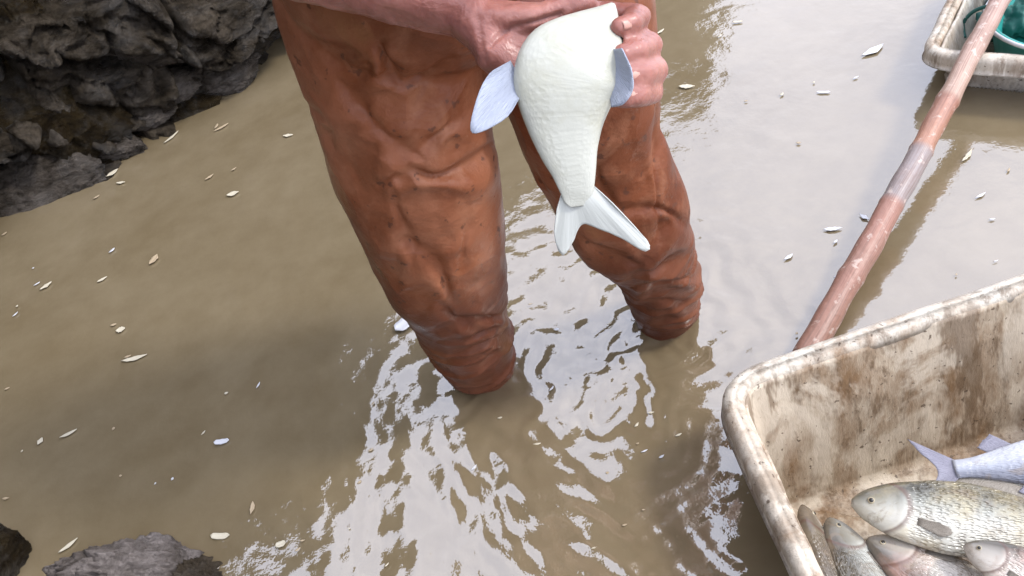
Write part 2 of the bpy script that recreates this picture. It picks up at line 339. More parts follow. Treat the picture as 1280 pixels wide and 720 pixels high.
h = np.zeros(len(P2)); near = (np.abs(P2[:, 0]) < 2.2) & (P2[:, 1] > 0) & (P2[:, 1] < 3.4); Pn = P2[near]
hn = ringwave(Pn, legL, .066, .0024, .15, 0, 1, .022) + ringwave(Pn, legR, .058, .0022, .15, 1, 1, .02, 2)
hn *= .25+.75*np.clip((Pn[:, 0]+.42)/.3, 0, 1)
hn += ringwave(Pn, np.array([.13, .98]), .05, .0012, .2, .6, 1.2, .035, 4)
def vnoise(P, sc, seed):
    P = P*sc; i = np.floor(P).astype(int); f = P-i; f = f*f*(3-2*f)
    def hsh(a, b):
        v = (a*374761393+b*668265263+seed*982451653) & 0x7fffffff; v = ((v ^ (v >> 13))*1274126177) & 0x7fffffff; return (v ^ (v >> 16))/0x7fffffff
    a = hsh(i[:, 0], i[:, 1]); b_ = hsh(i[:, 0]+1, i[:, 1]); c_ = hsh(i[:, 0], i[:, 1]+1); d_ = hsh(i[:, 0]+1, i[:, 1]+1)
    return (a*(1-f[:, 0])+b_*f[:, 0])*(1-f[:, 1])+(c_*(1-f[:, 0])+d_*f[:, 0])*f[:, 1]-.5
dA = np.linalg.norm((Pn-np.array([.02, .80]))/np.array([.46, .46]), axis=1)
msk = np.exp(-np.clip(dA-.45, 0, 9)**2*1.6)
c_, s_ = math.cos(.45), math.sin(.45); Q = np.stack([(Pn[:, 0]*c_+Pn[:, 1]*s_), (-Pn[:, 0]*s_+Pn[:, 1]*c_)*.55], 1)
Wq = Q+np.stack([vnoise(Q, 7, 21), vnoise(Q, 7, 22)], 1)*.09
hn += msk*(.0076*vnoise(Wq, 12, 3)+.0052*vnoise(Wq, 25, 5)+.0026*vnoise(Wq, 52, 6)+.0011*vnoise(Wq, 100, 7))
dB = np.linalg.norm((Pn-np.array([.55, 1.75]))/np.array([.35, .4]), axis=1); mB = np.exp(-dB**2)
hn += (.22+mB*.6)*(.0022*vnoise(Pn, 11, 9)+.0010*vnoise(Pn, 27, 10))*(Pn[:, 0] > -.2)*np.clip((Pn[:, 0]+.2)/.3, 0, 1)
hn += .0010*vnoise(Pn, 5, 12)
h[near] = hn
nx_, ny_ = len(xs), len(ys)
ii = np.arange(nx_*ny_).reshape(ny_, nx_)
quads = np.stack([ii[:-1, :-1].ravel(), ii[:-1, 1:].ravel(), ii[1:, 1:].ravel(), ii[1:, :-1].ravel()], 1)
ctr = P2[quads].mean(1); keep = ~(inside(ctr, inset(planA, .056)) | inside(ctr, inset(planB, .06)))
quads = quads[keep]
me = bpy.data.meshes.new('water'); me.vertices.add(nx_*ny_); me.vertices.foreach_set('co', np.stack([P2[:, 0], P2[:, 1], h], 1).ravel())
me.loops.add(len(quads)*4); me.loops.foreach_set('vertex_index', quads.ravel()); me.polygons.add(len(quads)); me.polygons.foreach_set('loop_start', np.arange(0, len(quads)*4, 4)); me.update(calc_edges=True); me.validate()
tag(link('water', me, mWater), kind='structure')
me = pydata('pond_bed', [(-300, -300, -.32), (300, -300, -.32), (300, 300, -.32), (-300, 300, -.32)], [(0, 1, 2, 3)])
tag(link('pond_bed', me, mMudBed), kind='structure')

# ------------------------------------------------------------------ the bank behind
W0 = Z(0, 275, 0)[:2]; W1 = Z(345, 82, 0)[:2]; wd = unit(W1-W0); wn = np.array([-wd[1], wd[0]])     # wn points away from camera
def hf(s):  # out-of-view height raised to shade the left water and block its sky reflection
    return float(np.interp(s, [-1.9, .15, .6, 1.0, 1.4, 1.8, 2.6, 3.1, 3.66, 3.74, 9], [3.7, 3.6, 3.1, 2.45, 1.9, 1.76, 1.75, 2.2, 2.1, .5, .45])) + .06*math.sin(s*5)+.05*math.sin(s*13)
def bend(s): return (-2.6*(s+.45)**2 if s < -.45 else 0.) if s < 1 else .06*(s-1)**2  # unseen left end curved towards the camera to darken the left water
def bank():
    S_ = np.concatenate([np.arange(-1.9, -.4, .03), np.arange(-.4, 1.25, .0065), np.arange(1.25, 9, .04)])
    T_ = np.concatenate([np.arange(0, .42, .0035), np.arange(.42, .9, .015), np.linspace(.9, 1, 8)])
    V = []
    for t in T_:
        for s in S_:
            H_ = hf(s); z = -.2+(min(t/.42, 1)*1.15 if t < .42 else 1.15+(H_-.95)*min((t-.42)/.48, 1)) if H_ > .95 else -.2+(H_+.2)*min(t/.9, 1)
            off = z*.35+bend(s)+max(0, t-.9)/.1*14; p = W0+wd*s+wn*off; V.append((p[0], p[1], z))
    V = np.array(V); sz = np.stack([V[:, :2]@wd, V[:, 2], V[:, :2]@wn*.3], 1)
    sz = sz+np.stack([nz(V, 4, 1), nz(V, 4, 2), nz(V, 4, 3)], 1)*.07; sz[:, 1] += sz[:, 0]*.25
    def cells(sc, st):
        a = np.empty(len(V)); b_ = np.empty(len(V))
        for k, p in enumerate(sz*np.array(st)*sc):
            d, q = noise.voronoi(Vector(p)); a[k] = d[1]-d[0]; b_[k] = noise.cell(q[0]*17.3)
        return a, b_
    e1, c1 = cells(1, (3.2, 6.5, 3)); e2, c2 = cells(1, (9, 19, 6))
    dsp = -.16*c1 + .11*np.exp(-(e1/.10)**2) - .045*c2 + .03*np.exp(-(e2/.12)**2) - fbm(V, 3, 4, 3, (1, 1, 1.6))*.07 - fbm(V, 24, 3, 8, (1, 1, 2.4))*.016
    V[:, 0] += wn[0]*dsp; V[:, 1] += wn[1]*dsp; V[:, 2] += fbm(V, 5, 3, 14)*.03*np.clip(V[:, 2]*4, 0, 1)
    n_, m_ = len(S_), len(T_)
    Fc = [(j*n_+i, j*n_+i+1, (j+1)*n_+i+1, (j+1)*n_+i) for j in range(m_-1) for i in range(n_-1)]
    o = link('bank', pydata('bank', V, Fc), mBank); tag(o, kind='structure')
bank()

def rock(px, py, hw, hh, rot, depth, mt, label, seed, thick=.7, sub=5, zc=None, name='rock', ang=.35):
    c = D(px, py, depth) if zc is None else Z(px, py, zc)
    d = (c-cC)@cF; k = d/FPX
    bm = bmesh.new(); bmesh.ops.create_icosphere(bm, subdivisions=sub, radius=1); me = bpy.data.meshes.new(name); bm.to_mesh(me); bm.free()
    V = getco(me); n0 = V.copy()
    # blocky: push towards random facets
    rr = np.random.default_rng(seed)
    for _ in range(13):
        f = unit(rr.normal(size=3)); lim = rr.uniform(.55, .88); e = V@f-lim; V = V-np.outer(np.clip(e, 0, 9)*.85, f)
    V *= (1+ang*.35*fbm(n0, 1.6, 4, seed, (1, 1, 2)) + .12*fbm(n0, 6, 4, seed+3, (1, 1, 2.5)))[:, None]
    cr, sr = math.cos(rot), math.sin(rot); ex = cR*cr-cU*sr; ey = cR*sr+cU*cr
    ey = unit(ey*.8+np.array([0, 0, .2])); ez = unit(np.cross(ex, ey))
    V = V[:, :1]*ex*hw*k*1.12 + V[:, 1:2]*ey*hh*k*1.12 + V[:, 2:]*ez*thick*min(hw, hh)*k
    setco(me, V); o = link(name, me, mt); o.location = c; tag(o, label, 'rock'); return o
def dw(px, py, back=.0):      # depth where the ray meets the sloping bank face
    q = ray(px, py); nn = np.array([wn[0], wn[1], -.35]); o = np.array([W0[0], W0[1], 0])+np.array([wn[0], wn[1], 0])*back
    return ((o-cC)@nn)/(q@nn)*FPX
R = [(40, 118, 118, 92, -.5, mRockD, 'huge dark brown wet boulder at the left edge of the bank', 1.0),
     (148, 46, 64, 32, -.25, mRockG, 'grey slab near the top of the bank, right of the dark diagonal crack', .8),
     (238, 22, 56, 26, .1, mRockG, 'broad grey boulder at the top edge, nearest the orange waders', .8),
     (132, 186, 54, 27, .12, mRockG, 'low flat grey-brown rock at the waterline below the dark crack', .9),
     (42, 240, 74, 36, .3, mRockG, 'grey rippled rock at the waterline by the left edge', .9),
     (214, 104, 42, 20, .35, mRockG, 'shiny wet grey stone in the middle of the bank', .8),
     (282, 92, 50, 24, .4, mRockG, 'long light grey wet stone just above the water, closest to the leg', .8),
     (22, 22, 70, 34, -.6, mRockD, 'dark brown rock in the top left corner', .8),
     (196, 66, 30, 15, .2, mRockD, 'small dark stone wedged under the grey slab', .8),
     (306, 44, 40, 22, .2, mRockD, 'dark stone beside the top of the orange waders', .8),
     (238, 138, 34, 14, .5, mRockD, 'small dark wet stone at the waterline in the middle of the bank', .8),
     (180, 142, 34, 16, .3, mRockG, 'small grey stone above the low flat rock', .8)]
for i, (px, py, hw, hh, rt, mt, lb, th) in enumerate(R):
    rock(px, py, hw*1.12, hh*1.1, -rt, dw(px, py)+(.0 if i else .14), mt, lb, 20+i, th*.75 if i else .8)
rock(182, 722, 98, 46, 0, 0, mMudRock, 'lumpy lilac-grey mud rock rising from the water at the bottom edge', 50, 1.2, 6, zc=.0, ang=.6)
rock(-8, 700, 42, 55, .2, 0, mRockD, 'dark brown rock at the bottom left corner in the water', 51, 1.2, 5, zc=.02)
rock(258, 738, 46, 44, -.2, 0, mMudBrown, 'dark brown side block behind the lilac-grey mud rock at the bottom', 52, 1.0, 6, zc=-.02, ang=.5)

# ------------------------------------------------------------------ trays
def fin_extrude(o, th):
    m = o.modifiers.new('th', 'SOLIDIFY'); m.thickness = th; m.offset = 0
def sweep_closed(loops):
    n_ = len(loops[0]); V = np.concatenate(loops); Fc = []
    for a in range(len(loops)-1):
        for k in range(n_): Fc.append((a*n_+k, a*n_+(k+1) % n_, (a+1)*n_+(k+1) % n_, (a+1)*n_+k))
    return V, Fc
def lift(P, z): return np.concatenate([P, np.full((len(P), 1), z)], 1)
def tray(plan, rimz, depth, rw, label, matin, matrim, seed):
    c = plan.mean(0); root = empty('fish_tray', (c[0], c[1], rimz-depth), label, 'tray')
    inn = inset(plan, rw)
    L = []
    for t in np.linspace(0, 1, 34):
        P = inset(inn, .001+.045*t + .012*math.sin(min(t*4, 1)*PI)*0); L.append(lift(P, rimz-.012-(depth-.03)*t))
    for e, zz in ((.055, depth-.010), (.072, depth-.004), (.10, depth)): L.append(lift(inset(inn, e), rimz-zz))
    base = inset(inn, .10); cc = base.mean(0)
    for k in (.75, .5, .25, .04): L.append(lift(cc+(base-cc)*k, rimz-depth))
    V, Fc = sweep_closed(L)
    # shallow pressed ribs and dents in the wall
    nP = len(plan); s = np.tile(np.arange(nP), len(L))[:len(V)]; zf = (rimz-V[:, 2])/depth
    rib = np.cos(s/nP*2*PI*18)**8*.004*np.clip(zf*4, 0, 1)*np.clip((1-zf)*4, 0, 1)
    dd = cc-V[:, :2]; dd /= np.linalg.norm(dd, axis=1)[:, None]+1e-9
    V[:, :2] += dd*(rib+.004*fbm(V, 9, 3, seed))[:, None]
    me = pydata('tray_shell', V, Fc); o = link('tray_shell', me, matin, root); m = o.modifiers.new('s', 'SOLIDIFY'); m.thickness = .006; m.offset = 1 
    prof = [(-.003, -.036), (.0, -.038), (.0005, -.024), (.0, -.012), (.004, -.004), (.011, .0), (.02, .0015), (rw-.012, .001), (rw-.004, -.003), (rw, -.010), (rw+.0015, -.022), (rw-.006, -.022), (rw-.01, -.012), (.012, -.010), (.006, -.018), (.004, -.034)]
    L = [lift(inset(plan, a), rimz+z) for a, z in prof]; L.append(L[0]); V, Fc = sweep_closed(L)
    V = V + np.stack([nz(V, 12, seed), nz(V, 12, seed+1), nz(V, 10, seed+2)], 1)*.0025
    me = pydata('tray_rim', V, Fc); bm = bmesh.new(); bm.from_mesh(me); bmesh.ops.remove_doubles(bm, verts=bm.verts, dist=1e-6); bmesh.ops.recalc_face_normals(bm, faces=bm.faces); bm.to_mesh(me); bm.free()
    link('tray_rim', me, matrim, root); return root
tray(planA, RIMZ, .30, .031, 'large mud-stained cream plastic fish tray filling the lower right corner', mTrayIn, mTrayRim, 3)
tray(planB, RIMZ2, .17, .030, 'smaller grey-cream plastic tray holding teal gear in the top right corner', mTrayOld, mTrayRim, 9)

# ------------------------------------------------------------------ pole
def tube(pts, rads, seg=24, cap=True):
    pts = np.asarray(pts, float); V = []; Fc = []; uv = []
    for i, p in enumerate(pts):
        a = unit(pts[min(i+1, len(pts)-1)]-pts[max(i-1, 0)]); x = unit(np.cross(a, [0, 0, 1.] if abs(a[2]) < .9 else [1., 0, 0])); y = np.cross(a, x)
        for k in range(seg):
            q = 2*PI*k/seg; V.append(p+(x*math.cos(q)+y*math.sin(q))*rads[i]); uv.append((i/(len(pts)-1), k/seg))
    for i in range(len(pts)-1):
        for k in range(seg): Fc.append((i*seg+k, i*seg+(k+1) % seg, (i+1)*seg+(k+1) % seg, (i+1)*seg+k))
    if cap: Fc.append(tuple(range(seg))[::-1]); Fc.append(tuple(range(len(V)-seg, len(V))))
    return V, Fc, uv
Pa = Z(1004, 452, .012); Pb = Z(1229, 43, RIMZ2+.026); dirp = Pb-Pa; Pe = Pa+dirp*1.45
npt = 120; pts = [Pa+(Pe-Pa)*i/(npt-1) for i in range(npt)]; rad = []
for i in range(npt):
    t = i/(npt-1); r_ = .0225-.004*t + .0006*math.sin(t*40)+.0005*math.sin(t*97)
    for nd in (.15, .297, .413, .53, .8): r_ += .0018*math.exp(-((t-nd)/.006)**2)
    rad.append(r_)
pts = [p+np.array([0.006*math.sin(i*.05)+.0012*math.sin(i*.31), 0, .003*math.sin(i*.05+1)]) for i, p in enumerate(pts)]
V, Fc, uv = tube(pts, rad)
tag(link('bamboo_pole', pydata('bamboo_pole', V, Fc, uv), mPole), 'reddish brown bamboo pole with a grey middle section, resting on the top right tray', 'pole')

# ------------------------------------------------------------------ fins and fish
def ribbon_fin(edge_a, edge_b, nu=14, nv=10, rag=0.0, seed=0, wave=.0, nrm=None):
    """surface between two 3D polylines (root line and outer line)"""
    A = smooth_path(edge_a, nu); B = smooth_path(edge_b, nu); V = []; uv = []; rr = np.random.default_rng(seed); jag = rr.uniform(-rag, 0, nu)
    for i in range(nu):
        for j in range(nv):
            t = j/(nv-1); p = A[i]+(B[i]-A[i])*(t+(jag[i] if j == nv-1 else 0))
            if nrm is not None: p = p+nrm*wave*math.sin(i*1.9+seed)*t
            V.append(p); uv.append((t, i/(nu-1)))
    Fc = [(i*nv+j, i*nv+j+1, (i+1)*nv+j+1, (i+1)*nv+j) for i in range(nu-1) for j in range(nv-1)]
    return V, Fc, uv
PROF = np.array([(0, .014, .010), (.010, .032, .022), (.04, .058, .036), (.09, .086, .048), (.15, .112, .057), (.22, .128, .063), (.32, .150, .068), (.42, .154, .067), (.54, .138, .058), (.66, .105, .044), (.76, .072, .029), (.83, .052, .019), (.88, .046, .014), (.91, .048, .010)])
def fish_local(L, mt, finmt, bendy=0, seed=0, tall=1.0):
    """head at x=0, tail at x=L; dorsal = +y, lying on its side, lateral = z"""
    ns, na = 64, 36; s = np.linspace(0, .91, ns); hh = np.interp(s, PROF[:, 0], PROF[:, 1])*L*tall; ww = np.interp(s, PROF[:, 0], PROF[:, 2])*L
    k = np.ones(3)/3
    for _ in range(2): hh[1:-1] = np.convolve(hh, k, 'same')[1:-1]; ww[1:-1] = np.convolve(ww, k, 'same')[1:-1]
    # gill cover step
    gill = .045*np.exp(-((s-.212)/.012)**2); 
    V = []; uv = []; Fc = []
    for i in range(ns):
        for j in range(na):
            a = 2*PI*j/na; ca, sa = math.cos(a), math.sin(a)
            gs = 1+ (.07*np.exp(-((s[i]-.195)/.02)**2) - .06*np.exp(-((s[i]-.235)/.012)**2))*max(0, 1-abs(sa)**3)
            y = hh[i]*math.copysign(abs(sa)**.92, sa); z = ww[i]*math.copysign(abs(ca)**.8, ca)*gs
            V.append((s[i]*L, y, z)); uv.append((s[i], .5+.5*sa))
    for i in range(ns-1):
        for j in range(na): Fc.append((i*na+j, i*na+(j+1) % na, (i+1)*na+(j+1) % na, (i+1)*na+j))
    Fc.append(tuple(range(na))[::-1]); Fc.append(tuple(range((ns-1)*na, ns*na)))
    parts = [('fish_body', V, Fc, uv, mt, 0)]
    H = lambda q: float(np.interp(q, s, hh)); W_ = lambda q: float(np.interp(q, s, ww)); P = lambda q, y, z=0: np.array([q*L, y, z])
    parts.append(('tail_fin', *ribbon_fin([P(.895, -H(.9)*.9), P(.905, 0), P(.895, H(.9)*.9)], [P(1.06, -.15*L), P(1.03, -.09*L), P(.975, 0), P(1.03, .09*L), P(1.06, .15*L)], 21, 9, .05, seed), finmt, .0012))
    parts.append(('dorsal_fin', *ribbon_fin([P(.34, H(.34)*.96), P(.5, H(.5)*.96), P(.66, H(.66)*.94)], [P(.40, H(.34)+.075*L), P(.55, H(.5)+.05*L), P(.70, H(.66)+.03*L)], 17, 6, .12, seed+1), finmt, .0012))
    parts.append(('anal_fin', *ribbon_fin([P(.66, -H(.66)*.95), P(.76, -H(.76)*.93)], [P(.74, -H(.66)-.055*L), P(.80, -H(.76)-.025*L)], 9, 5, .1, seed+2), finmt, .0012))
    parts.append(('pelvic_fin', *ribbon_fin([P(.40, -H(.4)*.93, W_(.4)*.2), P(.44, -H(.44)*.93, W_(.4)*.2)], [P(.50, -H(.4)-.055*L, W_(.4)*.5), P(.54, -H(.44)-.02*L, W_(.4)*.5)], 9, 5, .1, seed+3), finmt, .0012))
    parts.append(('pectoral_fin', *ribbon_fin([P(.245, -H(.2)*.52, W_(.23)*.9), P(.25, -H(.2)*.30, W_(.23)*.98)], [P(.33, -H(.3)*.72, W_(.3)*.98), P(.375, -H(.3)*.62, W_(.35)*1.03), P(.37, -H(.3)*.46, W_(.35)*1.04), P(.33, -H(.3)*.34, W_(.35)*1.04)], 9, 6, .08, seed+4), finmt, .0012))
    return parts, H, W_
def bendx(V, L, b):
    V = np.array(V, float); V[:, 1] += b*L*(V[:, 0]/L-.4)**2*2; return V
def put_fish(px, py, z, yaw, L, mt, finmt, label, roll=0., tilt=0., bend_=0, seed=0, up=1, tall=1.0, aim=None):
    """px,py: where the snout is seen"""
    p = Z(px, py, z)
    if aim is not None:
        q_ = Z(aim[0], aim[1], z)-p; yaw = math.atan2(q_[1], q_[0]); L = float(np.linalg.norm(q_))/1.05
    parts, H, W_ = fish_local(L, mt, finmt, 0, seed, tall)
    root = empty('fish', p, label, 'fish', 'dead fish piled in the cream tray'); 
    M = Matrix.Rotation(yaw, 4, 'Z') @ Matrix.Rotation(tilt, 4, 'Y') @ Matrix.Rotation(roll, 4, 'X')
    if up < 0: M = M @ Matrix.Scale(-1, 4, (0, 1, 0))
    M3 = np.array(M.to_3x3())
    body = None
    def tf(V): return bendx(V, L, bend_)@M3.T + p
    for nm, V, Fc, uv, m_, th in parts:
        o = link(nm, pydata(nm, tf(V), Fc, uv), m_, root)
        if th: fin_extrude(o, th)
        else: body = o
    for sgn in (1, -1):
        e = np.array([.075*L, H(.09)*.12, sgn*W_(.09)*.93])
        bm = bmesh.new(); bmesh.ops.create_uvsphere(bm, u_segments=20, v_segments=12, radius=.0145*L); me = bpy.data.meshes.new('eye'); bm.to_mesh(me); bm.free()
        V = getco(me); V[:, 2] *= .5; V = V+e; setco(me, tf(V)); eo = link('eye', me, mEyeRing, root)
        bm = bmesh.new(); bmesh.ops.create_uvsphere(bm, u_segments=16, v_segments=10, radius=.0095*L); me = bpy.data.meshes.new('pupil'); bm.to_mesh(me); bm.free()
        V = getco(me); V[:, 2] *= .6; V = V+e+np.array([0, 0, sgn*.0048*L]); setco(me, tf(V)); po = link('pupil', me, mFishEye); po.parent = eo; po.matrix_parent_inverse = eo.matrix_parent_inverse.copy(); po.matrix_parent_inverse = Matrix.Identity(4)
        po.parent = eo; po.matrix_parent_inverse = (root.matrix_world @ Matrix.Identity(4)).inverted() if False else Matrix.Translation(p).inverted() @ Matrix.Translation(p)
    # mouth
    V, Fc, uv = tube(smooth_path([(.004*L, -.002*L, -.008*L), (.001*L, -.002*L, 0), (.004*L, -.002*L, .008*L), (.03*L, -.014*L, .024*L)], 12), [.003*L]*12, 8)
    link('mouth', pydata('mouth', tf(V), Fc), mMouth, root)
    return root
put_fish(1064, 632, .09, 0, .4, mFishA, mFin, 'largest scaled silver-yellow fish, its snout against the tray wall', roll=.25, bend_=.04, seed=1, tall=.98, aim=(1440, 678))
put_fish(1086, 672, .06, 0, .4, mFishC, mFin, 'pinkish pale fish lying diagonally just under the largest fish', roll=-.25, seed=2, up=-1, bend_=.04, tall=1.15, aim=(1380, 846))
put_fish(1036, 648, .06, 0, .4, mFishD, mFin, 'grey-backed silver fish pointing at the tray corner, second from the left wall', roll=-.5, seed=3, up=-1, tall=1.05, aim=(1190, 900))
put_fish(1003, 632, .06, 0, .4, mFishE, mFin, 'dark olive fish pressed along the left wall of the tray', roll=-1.1, seed=7, up=-1, tall=.9, aim=(1100, 880))
put_fish(1108, 640, .03, 0, .4, mFishD, mFin, 'half hidden dark-backed fish between the largest fish and the far tray wall', roll=-.9, seed=8, tall=.9, aim=(1400, 590))
put_fish(1150, 700, .03, 0, .4, mFishE, mFin, 'dark olive fish low in the pile at the bottom edge', roll=-.3, seed=9, up=-1, tall=1.0, aim=(1330, 900))
put_fish(1500, 562, .11, 0, .4, mFishB, mFinL, 'smooth blue-white fish behind the others, only its tail end in view', roll=-.2, seed=4, tall=.85, aim=(1148, 590))
put_fish(1205, 682, .11, 0, .4, mFishC, mFin, 'cream fish at the bottom right corner, overlapping the largest fish', roll=.2, seed=5, tall=1.0, aim=(1480, 810))

# held fish: belly towards the camera, head up and away, tail hanging
ST = [(766, 4, 3, .775), (760, 14, 14, .77), (748, 32, 34, .76), (733, 54, 54, .752), (716, 80, 67, .748), (708, 104, 67, .746), (706, 130, 59, .746), (707, 158, 48, .748), (711, 186, 38, .75), (717, 212, 29, .752), (721, 236, 22, .754), (722, 250, 17, .756), (723, 258, 9, .757)]
ST = smooth_path(ST, 48); na = 40; V = []; uv = []; Fc = []
for i, (x, y, hw, d) in enumerate(ST):
    a = ST[min(i+1, 47)]-ST[max(i-1, 0)]; t = unit(np.array([a[0], a[1]])); pn = np.array([-t[1], t[0]])     # pn: in-image normal
    if i < 20:
        k = 1-i/20; pn = unit(pn*(1-.25*k)+np.array([-.9, .3])*0.25*k) if pn[0] < 0 else unit(pn*(1-.25*k)+np.array([.9, -.3])*.25*k)
    s = i/47
    thk = hw*(.52-.25*s)*(1 if s < .75 else 1-(s-.75)*3.6) if i > 3 else hw*.6
    c = D(x, y, d)
    e1 = D(x+pn[0], y+pn[1], d)-c
    e2 = -cF*d/FPX
    for j in range(na):
        q = 2*PI*j/na; ca, sa = math.cos(q), math.sin(q)
        V.append(c+e1*hw*math.copysign(abs(ca)**.9, ca)+e2*thk*math.copysign(abs(sa)**.85, sa)); uv.append((s*.9, .25+.25*sa))
for i in range(47):
    for j in range(na): Fc.append((i*na+j, i*na+(j+1) % na, (i+1)*na+(j+1) % na, (i+1)*na+j))
Fc.append(tuple(range(na))[::-1]); Fc.append(tuple(range(47*na, 48*na)))
hf_root = empty('fish', D(710, 120, .75), 'white-bellied fish held in the hand, tail hanging down', 'fish')
link('fish_body', pydata('fish_body', V, Fc, uv), mFishW, hf_root)
def dfin(name, a, b_, m_, th=.001, **k):
    V, Fc, uv = ribbon_fin([D(*p) for p in a], [D(*p) for p in b_], **k); o = link(name, pydata(name, V, Fc, uv), m_, hf_root); fin_extrude(o, th); return o
# fins: left big rounded, right one folded against the fingers
dfin('pectoral_fin', [(638, 76, .752), (648, 96, .748), (654, 118, .744)], [(616, 88, .74), (603, 105, .735), (591, 140, .728), (589, 165, .726), (606, 163, .726), (634, 146, .73), (647, 124, .738)], mFinB, nu=20, nv=10, wave=.0008, nrm=-cF)
dfin('pectoral_fin', [(764, 62, .745), (766, 84, .742), (762, 118, .74)], [(777, 60, .725), (789, 86, .718), (791, 112, .718), (779, 130, .722), (764, 134, .734)], mFinB, nu=18, nv=9, wave=.0006, nrm=-cF)
dfin('tail_fin', [(704, 234, .7565), (722, 236, .7565), (738, 228, .7565)], [(696, 262, .76), (693, 296, .77), (703, 320, .772), (716, 304, .768), (728, 281, .762), (752, 288, .756), (780, 300, .75), (806, 315, .744), (813, 307, .743), (798, 288, .745), (766, 254, .748)], mTailW, nu=60, nv=16, th=.0008, rag=.02, wave=.0001, nrm=-cF)
for (x, y) in ((742, 18), (764, 34)):
    bm = bmesh.new(); bmesh.ops.create_uvsphere(bm, u_segments=16, v_segments=10, radius=.0045); me = bpy.data.meshes.new('eye'); bm.to_mesh(me); bm.free()
    V = getco(me)+D(x+(12 if x > 750 else -12), y+2, .762); setco(me, V); link('eye', me, mFishEye, hf_root)

# ------------------------------------------------------------------ person
skin = []
bx, by = .055, 1.05                                    # torso axis
wristR = D(583, 14, .835); elbowR = np.array([-.18, .92, .935]); shR = np.array([bx-.185, by+.02, 1.16])
shL = np.array([bx+.185, by+.02, 1.16]); elbowL = np.array([bx+.30, by+.04, .90]); wristL = np.array([bx+.22, by-.20, .99])
neck = np.array([bx, by, 1.24]); head = np.array([bx, by-.06, 1.41])
skin += chain([shR, elbowR], [.052, .041]); skin += chain([elbowR, elbowR+(wristR-elbowR)*.3, elbowR+(wristR-elbowR)*.75, wristR], [.041, .044, .034, .027])
skin += chain([shL, elbowL], [.052, .041]); skin += chain([elbowL, elbowL+(wristL-elbowL)*.35, wristL], [.041, .042, .025])
for a, ra, b_, rb in (((bx-.06, by, .75), .11, (bx+.04, by, .75), .11), ((bx-.05, by, .95), .12, (bx+.05, by, .95), .12), ((bx-.10, by, 1.1), .10, (bx+.10, by, 1.1), .10), ((bx, by, .80), .12, (bx, by, 1.08), .14),
                      (shR, .06, neck-np.array([0, 0, .03]), .06), (shL, .06, neck-np.array([0, 0, .03]), .06), (neck-np.array([0, 0, .08]), .058, head-np.array([0, -.02, .03]), .054)):
    skin.append(capsule(a, ra, b_, rb, seg=28, hem=7))
skin.append(capsule(head+np.array([0, .015, .035]), .088, head+np.array([0, 0, -.03]), .072, seg=32, hem=9)); skin.append(capsule(head+np.array([0, -.03, -.06]), .048, head+np.array([0, -.048, -.085]), .03, seg=24))
fy = head[1]-.078
skin.append(capsule((bx, fy-.002, head[2]+.01), .009, (bx, fy-.022, head[2]-.03), .013)); skin += [capsule((bx+s*.012, fy-.008, head[2]-.034), .008, (bx+s*.013, fy-.006, head[2]-.034), .008) for s in (-1, 1)]
skin += [capsule((bx-.02, fy+.004, head[2]-.062), .007, (bx+.02, fy+.004, head[2]-.062), .007), capsule((bx-.018, fy+.006, head[2]-.072), .008, (bx+.018, fy+.006, head[2]-.072), .008)]
skin += [capsule((bx+s*.018, fy+.006, head[2]+.026), .008, (bx+s*.045, fy+.014, head[2]+.026), .007) for s in (-1, 1)]
skin += [capsule((bx+s*.083, head[1]+.012, head[2]+.015), .012, (bx+s*.08, head[1]+.01, head[2]-.025), .009) for s in (-1, 1)]
# legs of the body inside the waders
hipR = D(480, 10, 1.12); kneeR = D(533, 260, 1.29); footR = D(603, 462, 1.62); hipL = D(705, 30, 1.15); kneeL = D(798, 282, 1.36); footL = D(832, 396, 1.61)
for hp, kn, ft in ((hipR, kneeR, footR), (hipL, kneeL, footL)):
    skin += chain([np.array([bx, by, .75]), hp, kn, ft, ft+np.array([0, 0, -.24])], [.1, .07, .045, .036, .035]); skin.append(capsule(ft+np.array([0, 0, -.26]), .035, ft+np.array([0, -.13, -.27]), .028))
# right hand: palm under the fish, four fingers curling up round its right side
palm = D(650, 46, .80)
MCP = [(738, 108, .808), (742, 80, .81), (740, 50, .81), (730, 22, .806)]
PIP = [(811, 114, .785), (818, 87, .785), (812, 56, .785), (798, 20, .785)]
DIP = [(797, 119, .755), (802, 93, .755), (797, 63, .755), (788, 30, .757)]
TIP = [(777, 121, .745), (780, 97, .746), (777, 68, .747), (774, 34, .75)]
RAD = [tuple(x*1.1 for x in q) for q in [(.0118, .0108, .0098, .0085), (.0122, .0112, .0102, .0088), (.0118, .0108, .0098, .0084), (.0112, .0104, .0092, .0078)]]
wr2 = D(600, 30, .822)
for m, p, d_, t_, r_ in zip(MCP, PIP, DIP, TIP, RAD):
    m, p, d_, t_ = D(*m), D(*p), D(*d_), D(*t_)
    skin += chain([wr2, m, p, d_, t_], [.019, r_[0]*1.12, r_[1]*1.04, r_[2]*1.03, r_[3]], seg=20)
skin += chain([wristR, wr2], [.028, .026]); skin += chain([wr2, D(640, 60, .81), D(700, 60, .805)], [.024, .022, .016]); skin += chain([wr2, D(650, 30, .812), D(700, 30, .805)], [.024, .02, .014])
# thumb along the lower edge, its tip under the fish
skin += chain([wr2, D(622, 66, .806), D(650, 84, .80), D(688, 104, .797), D(716, 124, .797)], [.024, .0205, .0155, .0125, .0105], seg=20)
skin += chain([D(600, 28, .815), D(664, 24, .79), D(728, 4, .79)], [.018, .0135, .012])
